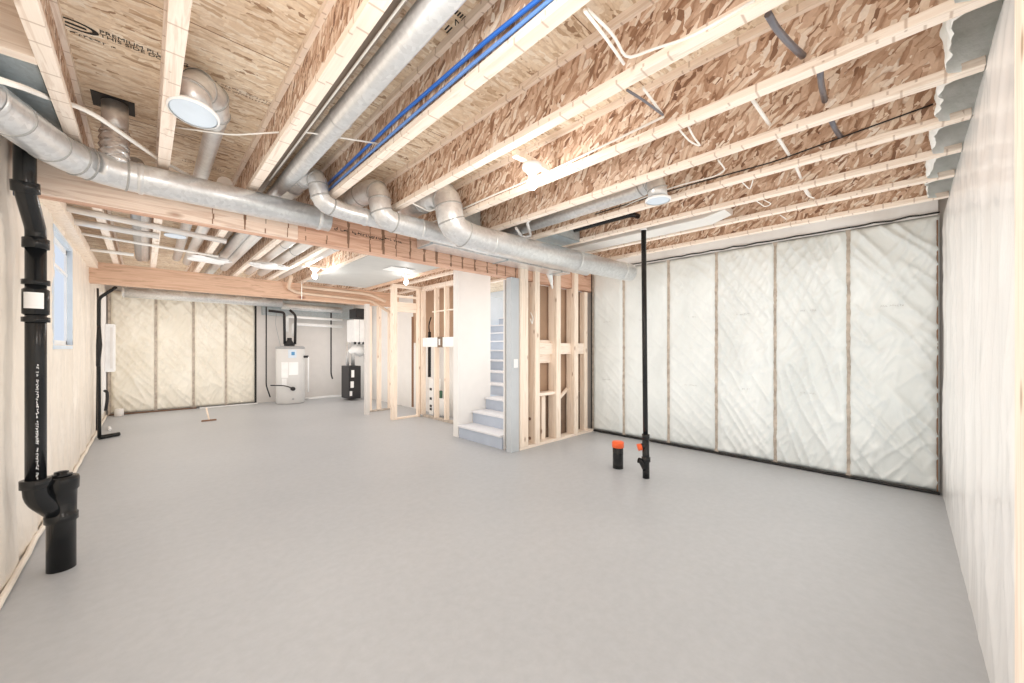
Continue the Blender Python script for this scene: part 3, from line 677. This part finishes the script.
# ------------------------------------------------------------------ stud partition under the near beam, right side
SP = [(3.435, 3.575, 'thick doubled stud next to the grey drywall corner'), (3.712, 3.80, 'stud with two holes bored through it, second from the drywall corner'), (4.15, 4.245, 'middle stud of the partition, third from the drywall corner'), (4.565, 4.66, 'fourth stud from the drywall corner of the partition'), (4.90, 4.985, 'last stud of the partition by the insulated wall')]
for i, (a, b_, lb) in enumerate(SP):
    top = 2.46 if i < 4 else 2.18; y0 = 3.40 if i < 4 else 3.46
    t = thing('wall_stud', 'pale wood ' + lb, 'stud', ((a+b_)/2, 3.5, 0), 'studs of the partition under the near beam')
    obj('stud_board', bx(a, b_, y0+.0, 3.448 if i < 4 else 3.55, .04, top), M['stud'], t, bevel=.002)
    if i < 4: obj('rear_board', bx(a, b_, 3.449, 3.55, .04, 2.195), M['stud'], t, bevel=.002)
    if i == 1:
        bm = B(); tube(bm, [(a-.002, 3.50, .36), (a+.004, 3.50, .36)], .022, 14); tube(bm, [(a-.002, 3.50, .10), (a+.004, 3.50, .10)], .022, 14)
        obj('bored_hole', bm, M['brownink'], t)
tag(rebase(obj('bottom_plate', bx(3.435, 5.08, 3.41, 3.55, 0, .038), M['flange_x'], None, bevel=.002), (4.2, 3.5, 0)), 'pale wood plate on the floor under the partition studs', 'wood plate')
tag(rebase(obj('blocking', bx(3.80, 4.99, 3.47, 3.51, 1.22, 1.38), M['flange_x'], None, bevel=.002), (4.4, 3.5, 1.2)), 'wide horizontal board across the partition at mid height', 'wood block')
tag(rebase(obj('blocking', bx(3.80, 4.15, 3.51, 3.55, 1.10, 1.42), M['flange_x'], None, bevel=.002), (4.0, 3.53, 1.1)), 'wood block behind the wide board, between second and third partition studs', 'wood block')
tag(rebase(obj('blocking', bx(3.80, 4.20, 3.42, 3.55, .66, .70), M['flange_x'], None, bevel=.002), (4.0, 3.5, .66)), 'small shelf-like block low between second and third partition studs', 'wood block')
tag(rebase(obj('blocking', bx(3.95, 4.03, 3.50, 3.55, .04, .64), M['stud'], None, bevel=.002), (4.0, 3.5, .04)), 'short upright block under the shelf-like block', 'wood block')
tag(rebase(obj('brace', tube(B(), [(4.245, 3.53, .50), (4.60, 3.53, .72)], .035, 4), M['stud']), (4.4, 3.53, .5)), 'slanting wood brace low between third and fourth partition studs', 'wood block')
tag(rebase(obj('backing_board', bx(3.58, 5.10, 3.575, 3.59, .62, 2.195), M['paper']), (4.3, 3.58, .62)), 'brown paper backing board behind the partition studs', 'board')
tag(rebase(obj('cable', tube(B(), fillet([(3.66, 3.44, 1.78), (3.69, 3.42, 1.70), (3.67, 3.42, 1.62), (3.65, 3.44, 1.70)], .02, 3), .007, 8), M['cable']), (3.66, 3.43, 1.7)), 'small white cable loop between the first two partition studs', 'cable')
tag(rebase(obj('cavity_shade_board', bx(3.58, 5.10, 3.570, 3.59, 0, .615), M['dark_board']), (4.3, 3.58, 0)), 'dark board painted as cavity shade low behind the partition studs', 'board')  # dark sheet put where the cavity lies in shade
dw = B(); box(dw, 3.285, 3.43, 3.42, 3.505, 0, 2.195); struct('wall_corner', dw, M['post_paint'])
tag(rebase(obj('switch_plate', bx(3.33, 3.40, 3.412, 3.42, 1.06, 1.17), M['white'], None, bevel=.002), (3.36, 3.415, 1.06)), 'small white plate on the grey drywall corner by the stairs', 'plate')
tag(rebase(obj('insulation_tuft', tube(B(), [(3.98, 3.46, 2.42), (4.05, 3.43, 2.30), (4.11, 3.44, 2.14)], [.05, .04, .008], 10), M['fluff']), (4.05, 3.44, 2.2)), 'pale torn insulation tuft hanging at the beam between partition studs', 'insulation')

# ------------------------------------------------------------------ stairs
struct('wall_stair_right', bx(3.335, 6.6, 3.592, 3.615, 0, 2.19), M['drywall'])
struct('wall_stair_left', bx(3.296, 3.92, 4.55, 4.67, 0, 2.47), M['drywall'])
struct('wall_stair_far', bx(4.22, 6.6, 6.62, 6.70, 0, 2.47), M['daylit_wall'])
t = thing('staircase', 'carpeted grey staircase climbing behind the white wall', 'stairs', (3.4, 4.1, 0))
G, RS = .255, .182
for k in range(11):
    x0 = 3.31+G*k; yl = 4.545 if k < 3 else 6.5
    y0 = 3.617
    if k == 3: yl = 5.0
    yl2 = yl
    xa = x0
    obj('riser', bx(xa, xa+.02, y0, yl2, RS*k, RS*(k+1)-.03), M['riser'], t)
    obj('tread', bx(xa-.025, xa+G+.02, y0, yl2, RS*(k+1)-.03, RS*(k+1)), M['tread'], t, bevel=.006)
tag(rebase(obj('handrail', tube(B(), [(4.1, 3.66, 1.62), (5.6, 3.66, 2.4)], .022, 12), M['white']), (4.6, 3.66, 1.6)), 'white handrail on the right side of the stairs', 'handrail')
struct('wall_closet_back', bx(4.20, 4.24, 5.02, 10.7, 0, 2.47), M['drywall'])
tag(rebase(obj('backing_board', bx(4.17, 4.198, 5.03, 7.4, 1.42, 2.46), M['paper']), (4.18, 6, 1.4)), 'brown paper backing board on the wall inside the closet', 'board')

# ------------------------------------------------------------------ closet framing
def stick(label, x0, x1, y0, y1, z0, z1, name='wall_stud', cat='stud', m='stud', group='closet framing lumber'):
    o = obj(name, bx(x0, x1, y0, y1, z0, z1), M[m], None, bevel=.002); rebase(o, ((x0+x1)/2, (y0+y1)/2, z0)); return tag(o, label, cat, group)
stick('pale wood post at the left corner of the closet opening', 3.22, 3.31, 6.44, 6.53, 0, 2.42)
stick('wood stud at the right side of the closet opening', 3.74, 3.78, 6.44, 6.53, 0, 2.42)
stick('wood corner stud where the closet opening meets the side framing', 3.79, 3.88, 6.40, 6.53, .04, 2.42)
stick('top plate over the closet opening', 3.22, 3.90, 6.44, 6.53, 2.42, 2.475, 'top_plate', 'wood plate', 'flange_x')
stick('pale crosspiece high in the closet opening', 3.31, 3.74, 6.46, 6.50, 2.24, 2.28, 'header', 'wood plate', 'flange_x')
stick('deep wood header low in the closet opening', 3.31, 3.74, 6.50, 6.54, 1.98, 2.16, 'header', 'wood plate', 'flange_x')
stick('bottom plate across the closet opening floor', 3.31, 3.79, 6.45, 6.53, 0, .03, 'bottom_plate', 'wood plate', 'flange_x')
stick('top plate over the closet side framing', 3.80, 3.89, 4.67, 6.40, 2.40, 2.475, 'top_plate', 'wood plate', 'flange')
stick('bottom plate under the closet side framing', 3.81, 3.89, 4.67, 6.40, 0, .038, 'bottom_plate', 'wood plate', 'seam')
CS = [5.97, 5.65, 5.30, 4.95]
for i, y in enumerate(CS):
    stick('%s stud from the corner in the closet side framing' % ORD[i], 3.80, 3.89, y-.02, y+.02, .038, 2.40)
stick('thin crosspiece high in the closet side framing', 3.83, 3.87, 4.70, 6.10, 1.97, 1.99, 'crosspiece', 'wood plate', 'flange')
t = thing('backing_strip', 'white board fixed across the closet studs at mid height', 'board', (3.80, 5.6, 1.34))
obj('strip_board', bx(3.785, 3.80, 4.7, 5.70, 1.33, 1.50), M['white'], t); obj('strip_board', bx(3.785, 3.80, 5.84, 6.36, 1.33, 1.50), M['white'], t)
t = thing('electrical_box', 'dark electrical box between the white boards on the closet studs', 'electrical box', (3.78, 5.76, 1.33))
obj('box_body', bx(3.77, 3.80, 5.69, 5.83, 1.32, 1.51), M['dark_board'], t); obj('receptacle', bx(3.762, 3.77, 5.74, 5.78, 1.36, 1.47), M['white'], t)
t = thing('drain_pipe', 'black drain pipe rising inside the closet framing', 'drain pipe', (4.0, 6.3, 0))
obj('pipe_body', tube(B(), [(3.94, 6.37, .75), (3.94, 6.37, 1.62)], .03, 14), M['abs'], t); obj('pipe_tail', tube(B(), fillet([(3.94, 6.37, 1.6), (3.93, 6.38, 1.75), (3.95, 6.33, 1.9)], .05, 3), .012, 8), M['abs'], t)
t = thing('white_carton', 'small white carton with dark slots inside the closet framing', 'carton', (4.0, 6.25, 0))
obj('carton_body', bx(3.93, 4.10, 6.24, 6.37, .04, .72), M['white'], t)
bm = B()
for z in (.12, .18, .32, .50): box(bm, 3.925, 3.93, 6.27, 6.34, z, z+.045)
obj('dark_slot', bm, M['black'], t)
t = thing('floor_jug', 'white rounded jug with green neck on the closet floor', 'jug', (3.99, 6.06, 0))
obj('jug_body', lathe(B(), [(.08, 0), (.10, .03), (.10, .22), (.06, .30), (.03, .33)], (3.99, 6.06, .04)), M['white'], t); obj('jug_neck', lathe(B(), [(.03, .33), (.035, .34), (.035, .46), (.02, .47)], (3.99, 6.06, .04)), plain('dark_green', (.05, .12, .08), .5), t)

# partition ahead of the furnace
struct('trim_2', bx(3.10, 3.17, 7.30, 7.40, 0, 2.17), M['grey_wall'])
for i, (x, lb) in enumerate(((3.26, 'left stud of the short partition before the furnace'), (3.46, 'middle stud of the short partition before the furnace'), (3.70, 'right stud of the short partition before the furnace'))):
    stick(lb, x, x+.09, 7.60, 7.64, .03, 2.16, group='studs of the short partition before the furnace')
stick('dark bottom plate of the short partition before the furnace', 3.24, 3.90, 7.60, 7.68, 0, .03, 'bottom_plate', 'wood plate', 'seam')
struct('wall_furnace', bx(3.30, 4.0, 8.9, 8.94, 0, 2.15), M['drywall']) if False else None
tag(rebase(obj('ledger_strip', bx(3.93, 3.96, 7.0, 7.04, .1, 1.95), M['brownink']), (3.95, 7, .1)), 'dark notched vertical strip inside the closet on the white wall', 'strip')

# ------------------------------------------------------------------ water heater
hx, hy = 2.50, 10.22
t = thing('water_heater', 'white cylindrical water heater standing by the grey far wall', 'water heater', (hx, hy, 0))
obj('tank_body', lathe(B(), [(.28, .0), (.30, .03), (.30, 1.28), (.295, 1.30)], (hx, hy, 0), 48), M['tank'], t)
obj('tank_top', lathe(B(), [(.305, 1.29), (.305, 1.32), (.28, 1.345), (.08, 1.36)], (hx, hy, 0), 48), M['grey'], t)
def onlab(z0, z1, a0, a1, m, name, r=.3035):
    bm = B(); rr = []
    for k in range(9):
        a = math.radians(a0+(a1-a0)*k/8); rr.append([bm.verts.new((hx+r*math.cos(a), hy+r*math.sin(a), z)) for z in (z0, z1)])
    for k in range(8): bm.faces.new((rr[k][0], rr[k+1][0], rr[k+1][1], rr[k][1])).smooth = True
    obj(name, bm, M[m], t)
onlab(1.08, 1.27, -112, -80, 'film', 'paper_label'); onlab(1.14, 1.22, -100, -87, 'labelblue', 'blue_badge', .305)
onlab(.62, .98, -140, -112, 'white', 'paper_label'); onlab(.68, .98, -110, -72, 'white', 'paper_label'); onlab(.42, .60, -138, -118, 'white', 'paper_label')
obj('draft_hood', lathe(B(), [(.10, 1.36), (.12, 1.38), (.05, 1.50), (.05, 1.55)], (hx-.02, hy, 0)), M['black'], t)
obj('gas_valve', tube(B(), [(hx-.03, hy-.29, .36), (hx-.03, hy-.37, .36)], .045, 16), M['black'], t)
obj('gas_tube', tube(B(), fillet([(hx-.05, hy-.33, .38), (hx-.2, hy-.36, .45), (hx-.45, hy-.2, .46)], .08, 3), .012, 8), M['black'], t)
obj('relief_pipe', tube(B(), fillet([(hx+.25, hy-.16, 1.10), (hx+.33, hy-.22, 1.10), (hx+.33, hy-.22, .25)], .03, 3), .016, 10), M['white'], t)
obj('relief_valve', tube(B(), [(hx+.23, hy-.15, 1.10), (hx+.33, hy-.22, 1.10)], .03, 10), M['black'], t)
obj('drain_cock', tube(B(), [(hx-.02, hy-.28, .12), (hx-.02, hy-.33, .12)], .02, 10), M['grey'], t)
line('flue_pipe', 'dark left flue pipe bending above the water heater', [(hx-.12, hy, 1.40), (hx-.13, hy, 2.15), (hx-.45, hy, 2.17)], .03, 'black', 'pipe')
line('flue_pipe', 'dark right flue pipe bending above the water heater', [(hx+.10, hy, 1.40), (hx+.11, hy, 2.1), (hx+.0, hy+.05, 2.22)], .03, 'black', 'pipe')
line('gas_pipe', 'thin black gas pipe running down the far wall left of the water heater', [(2.06, 10.5, 2.4), (2.06, 10.5, .42), (2.12, 10.4, .15)], .014, 'black', 'pipe')
line('cable', 'thin wavy wire beside the water heater flue', [(2.24, 10.3, 2.2), (2.20, 10.3, 1.9), (2.26, 10.3, 1.6), (2.3, 10.25, 1.35)], .006, 'grey')
line('black_pipe', 'thin black pipe on the far wall left of the furnace', [(3.52, 10.5, 2.3), (3.52, 10.5, .62), (3.54, 10.45, .5)], .018, 'black', 'pipe')
line('floor_trim', 'white foam edge along the floor beside the water heater', [(2.9, 10.64, .02), (3.5, 10.64, .03), (4.1, 10.62, .02)], .02, 'white', 'plastic edge')

# pipes along the far wall
duct('wide pale round duct along the top of the far wall', [(-.32, 10.35, 2.37), (2.35, 10.35, 2.37)], .095, n=0, seams=[((.9, 10.35, 2.37), (1, 0, 0)), ((1.6, 10.35, 2.37), (1, 0, 0)), ((-.3, 10.35, 2.37), (1, 0, 0))])
duct('grey round duct right of the wide far duct, above the white pipes', [(2.35, 10.40, 2.31), (3.75, 10.40, 2.30)], .075, n=0, seams=[((2.9, 10.4, 2.305), (1, 0, 0)), ((3.3, 10.4, 2.3), (1, 0, 0))])
duct('upper white plastic pipe running to the furnace', [(2.50, 10.5, 1.7), (2.50, 10.5, 2.08), (3.80, 10.5, 2.06)], .035, .06, 4, mat='white', name='plastic_pipe', cat='pipe')
duct('lower white plastic pipe running to the furnace', [(2.62, 10.45, 1.6), (2.62, 10.45, 1.90), (3.80, 10.45, 1.88)], .038, .06, 4, mat='white', name='plastic_pipe', cat='pipe')
tag(rebase(obj('soffit_box', bx(2.0, 4.1, 10.5, 10.7, 2.1, 2.46), M['galvb']), (3, 10.6, 2.1)), 'grey-blue duct box high on the far wall behind the pipes', 'duct')

# ------------------------------------------------------------------ furnace
fx, fy = 3.86, 9.75
t = thing('furnace', 'white and black furnace unit by the far wall, right of the water heater', 'furnace', (fx, fy, 0))
obj('upper_cabinet', bx(3.74, 4.12, fy-.25, fy+.25, 1.45, 2.02), M['white'], t, bevel=.01)
obj('cabinet_seam', bx(3.86, 3.868, fy-.253, fy-.25, 1.45, 2.02), M['grey'], t)
obj('lower_cabinet', bx(3.62, 3.92, fy-.2, fy+.3, .04, .86), M['black'], t, bevel=.01)
obj('plenum_funnel', tube(B(), [(3.66, fy-.15, 1.22), (3.80, fy-.1, 1.28), (3.98, fy, 1.25)], [.05, .10, .17], 12), M['white'], t)
bm = B(); tube(bm, [(3.66, fy, .86), (3.66, fy, 1.46)], .035, 14); tube(bm, [(3.80, fy, .86), (3.80, fy, 1.46)], .045, 14); obj('riser_pipe', bm, M['galv'], t)
bm = B()
for x in (3.74, 3.84, 3.95, 4.06): box(bm, x, x+.04, fy-.26, fy-.2, 1.40, 1.46)
obj('hose_clamp', bm, M['black'], t)
bm = B(); box(bm, 3.68, 3.75, fy-.205, fy-.2, .58, .76); box(bm, 3.66, 3.74, fy-.205, fy-.2, .32, .48); box(bm, 3.64, 3.70, fy-.205, fy-.2, .12, .24); obj('white_label', bm, M['white'], t)
obj('side_hose', tube(B(), fillet([(4.04, fy-.1, 1.3), (4.06, fy-.1, .9), (4.12, fy-.1, .6)], .1, 3), .018, 10), M['black'], t)
tag(rebase(obj('black_duct', bx(3.78, 4.12, 9.5, 9.95, 2.06, 2.30), M['black'], None, bevel=.01), (3.95, 9.7, 2.06)), 'black box duct above the white furnace cabinet', 'duct')

# ------------------------------------------------------------------ beige pipes in front of the far beam
line('conduit', 'beige bent pipe running along the far beam toward the closet', [(1.75, 7.1, 2.50), (1.80, 7.5, 2.36), (1.95, 7.55, 2.30), (3.30, 7.55, 2.27), (3.62, 7.3, 2.02)], .028, 'copper', 'pipe')
line('conduit', 'second beige pipe just above the bent one at the far beam', [(2.0, 7.45, 2.40), (3.05, 7.45, 2.39), (3.22, 7.35, 2.36), (3.45, 7.2, 2.24)], .03, 'copper', 'pipe')
line('cable', 'thin white vertical wire hanging in front of the far beam', [(1.88, 7.0, 2.42), (1.88, 7.0, 2.12)], .006, 'cable')
# cross runs seen between the beams at the left
for i, (p, q, r, m, lb) in enumerate((((-.5, 4.2, 2.46), (-.05, 4.25, 2.46), .02, 'cable', 'short white pipe by the left wall just past the near beam'),
        ((-.5, 4.75, 2.45), (.62, 5.05, 2.45), .028, 'duct_white', 'pale metal pipe crossing under the joists past the near beam'),
        ((-.5, 5.2, 2.45), (.1, 5.3, 2.45), .03, 'duct_white', 'short pale pipe by the left wall above the window'),
        ((-.5, 5.75, 2.46), (.66, 6.0, 2.46), .014, 'cable', 'thin white pipe crossing under the first three joists'),
        ((-.5, 6.6, 2.46), (-.1, 6.62, 2.46), .02, 'cable', 'short white pipe by the left wall near the far beam'))):
    o = obj('cross_pipe', tube(B(), [p, q], r, 12), M[m]); rebase(o, p); tag(o, lb, 'pipe', 'small pipes crossing under the joists at the left')
tag(rebase(obj('film_cap', tube(B(), [(.22, 5.15, 2.44), (.22, 5.15, 2.455)], .085, 24), M['film']), (.22, 5.15, 2.44)), 'white film-covered duct end between second and third joists past the near beam', 'duct cap')
duct('short metal duct elbow past the near beam near the first joist', [(-.15, 4.55, 2.57), (.0, 4.6, 2.58), (.0, 7.4, 2.57)], .05, .08, 3)
for i, (x, y, lb) in enumerate(((.62, 6.2, 'left white lump painted as a foil glint above the far beam'), (1.22, 6.1, 'right white lump painted as a foil glint above the far beam'))):
    bm = B(); rn = random.Random(i+3)
    bmesh.ops.create_icosphere(bm, subdivisions=3, radius=.13)
    for v in bm.verts: v.co = Vector((v.co.x*1.7, v.co.y*1.2, v.co.z*.28)) * (1+.45*noise.noise(v.co*14+Vector((i, 0, 0)))) + Vector((x, y, 2.44))
    tag(rebase(obj('glint_lump', bm, M['white']), (x, y, 2.44)), lb, 'painted glint')  # white lumps stand in for bright reflections off tubing and foil

# ------------------------------------------------------------------ things in the left far corner
t = thing('vent_pipe', 'black pipe with slanting top bend and foot by the left wall', 'drain pipe', (-.51, 7.98, 0))
obj('pipe_body', tube(B(), fillet([(-.47, 8.0, .03), (-.48, 8.05, 1.2), (-.475, 8.0, 2.02), (-.30, 7.85, 2.18)], .05, 4), .021, 14), M['abs'], t)
obj('pipe_foot', tube(B(), [(-.47, 8.0, .03), (-.28, 8.14, .03)], .03, 14), M['abs'], t)
obj('cable_bundle', tube(B(), [(-.485, 8.02, 1.05), (-.47, 7.97, 1.35), (-.475, 8.0, 1.62)], [.02, .032, .02], 12), M['rubber'], t)
line('cable', 'thin black cable on the wall behind the left black pipe', [(-.51, 8.4, 2.2), (-.50, 8.3, 1.9), (-.51, 8.25, .1)], .012, 'rubber')
tag(rebase(obj('panel_backboard', bx(-.53, -.49, 8.9, 9.7, .25, 2.2), M['drywall'], None, bevel=.003), (-.5, 9.3, .25)), 'tall pale backboard on the left wall near the far corner', 'board')
t = thing('breaker_box', 'white electrical panel near the far left corner', 'electrical panel', (-.45, 9.6, .9))
obj('panel_box', bx(-.49, -.38, 9.45, 9.85, .9, 1.72), M['white'], t, bevel=.004); obj('panel_door', bx(-.43, -.40, 9.440, 9.45, .96, 1.66), M['drywall'], t)
line('cable', 'small dark device with cord low on the left backboard', [(-.47, 8.98, .62), (-.44, 8.95, .60), (-.44, 8.95, .46), (-.46, 8.98, .3)], .02, 'black', 'device')
tag(rebase(obj('paper_roll', lathe(B(), [(.06, 0), (.065, .01), (.065, .13), (.05, .14)], (-.36, 10.5, 0)), M['drywall']), (-.36, 10.5, 0)), 'small white roll on the floor under the far left panel', 'roll')
tag(rebase(obj('plastic_scrap', tube(B(), [(-.42, 9.05, .01), (-.40, 8.75, .015)], .02, 6), M['white']), (-.42, 9.0, 0)), 'small white scrap on the floor by the left backboard', 'plastic scrap')
t = thing('push_squeegee', 'small squeegee with pale leaning handle on the floor before the cream batts', 'squeegee', (.82, 8.68, 0))
obj('blade', bx(.72, .93, 8.66, 8.70, 0, .025), M['brownink'], t); obj('handle', tube(B(), [(.825, 8.68, .02), (.80, 8.82, .22)], .014, 10), M['stud'], t)

# ------------------------------------------------------------------ light and camera
def area(name, loc, rot, sx_, sy_, power, col):
    d = bpy.data.lights.new(name, 'AREA'); d.shape = 'RECTANGLE'; d.size = sx_; d.size_y = sy_; d.energy = power; d.color = col
    o = bpy.data.objects.new(name, d); COL.objects.link(o); o.location = loc; o.rotation_euler = rot; return o
area('stairwell_daylight', (5.0, 4.9, 2.44), (0, 0, 0), 1.2, 1.2, 5, (.86, .93, 1))
0 and area('window_daylight', (-.78, 5.5, 1.85), (0, -PI/2, 0), .8, 1.1, 12, (.8, .9, 1))
S.cycles.use_fast_gi = True; S.cycles.fast_gi_method = 'ADD'
w = bpy.data.worlds.new('World'); S.world = w; w.use_nodes = True
w.node_tree.nodes['Background'].inputs[0].default_value = (.93, .965, 1, 1); w.node_tree.nodes['Background'].inputs[1].default_value = 1.0
w.light_settings.ao_factor = .66; w.light_settings.distance = .8

cam = bpy.data.cameras.new('Camera'); co = bpy.data.objects.new('Camera', cam); COL.objects.link(co)
cam.sensor_width = 36; cam.lens = 36*380.07/1024; cam.clip_start = .02
cam.shift_y = (347.95-341.5)/1024
co.location = (0, 0, 1.31); co.rotation_euler = (PI/2, 0, -math.radians(43.99))
S.camera = co
S.view_settings.view_transform = 'Standard'; S.view_settings.look = 'None'; S.view_settings.gamma = 1
S.view_settings.use_curve_mapping = False; S.view_settings.exposure = -0.06
S.cycles.max_bounces = 10; S.cycles.diffuse_bounces = 7; S.cycles.glossy_bounces = 4
S.cycles.sample_clamp_indirect = 8
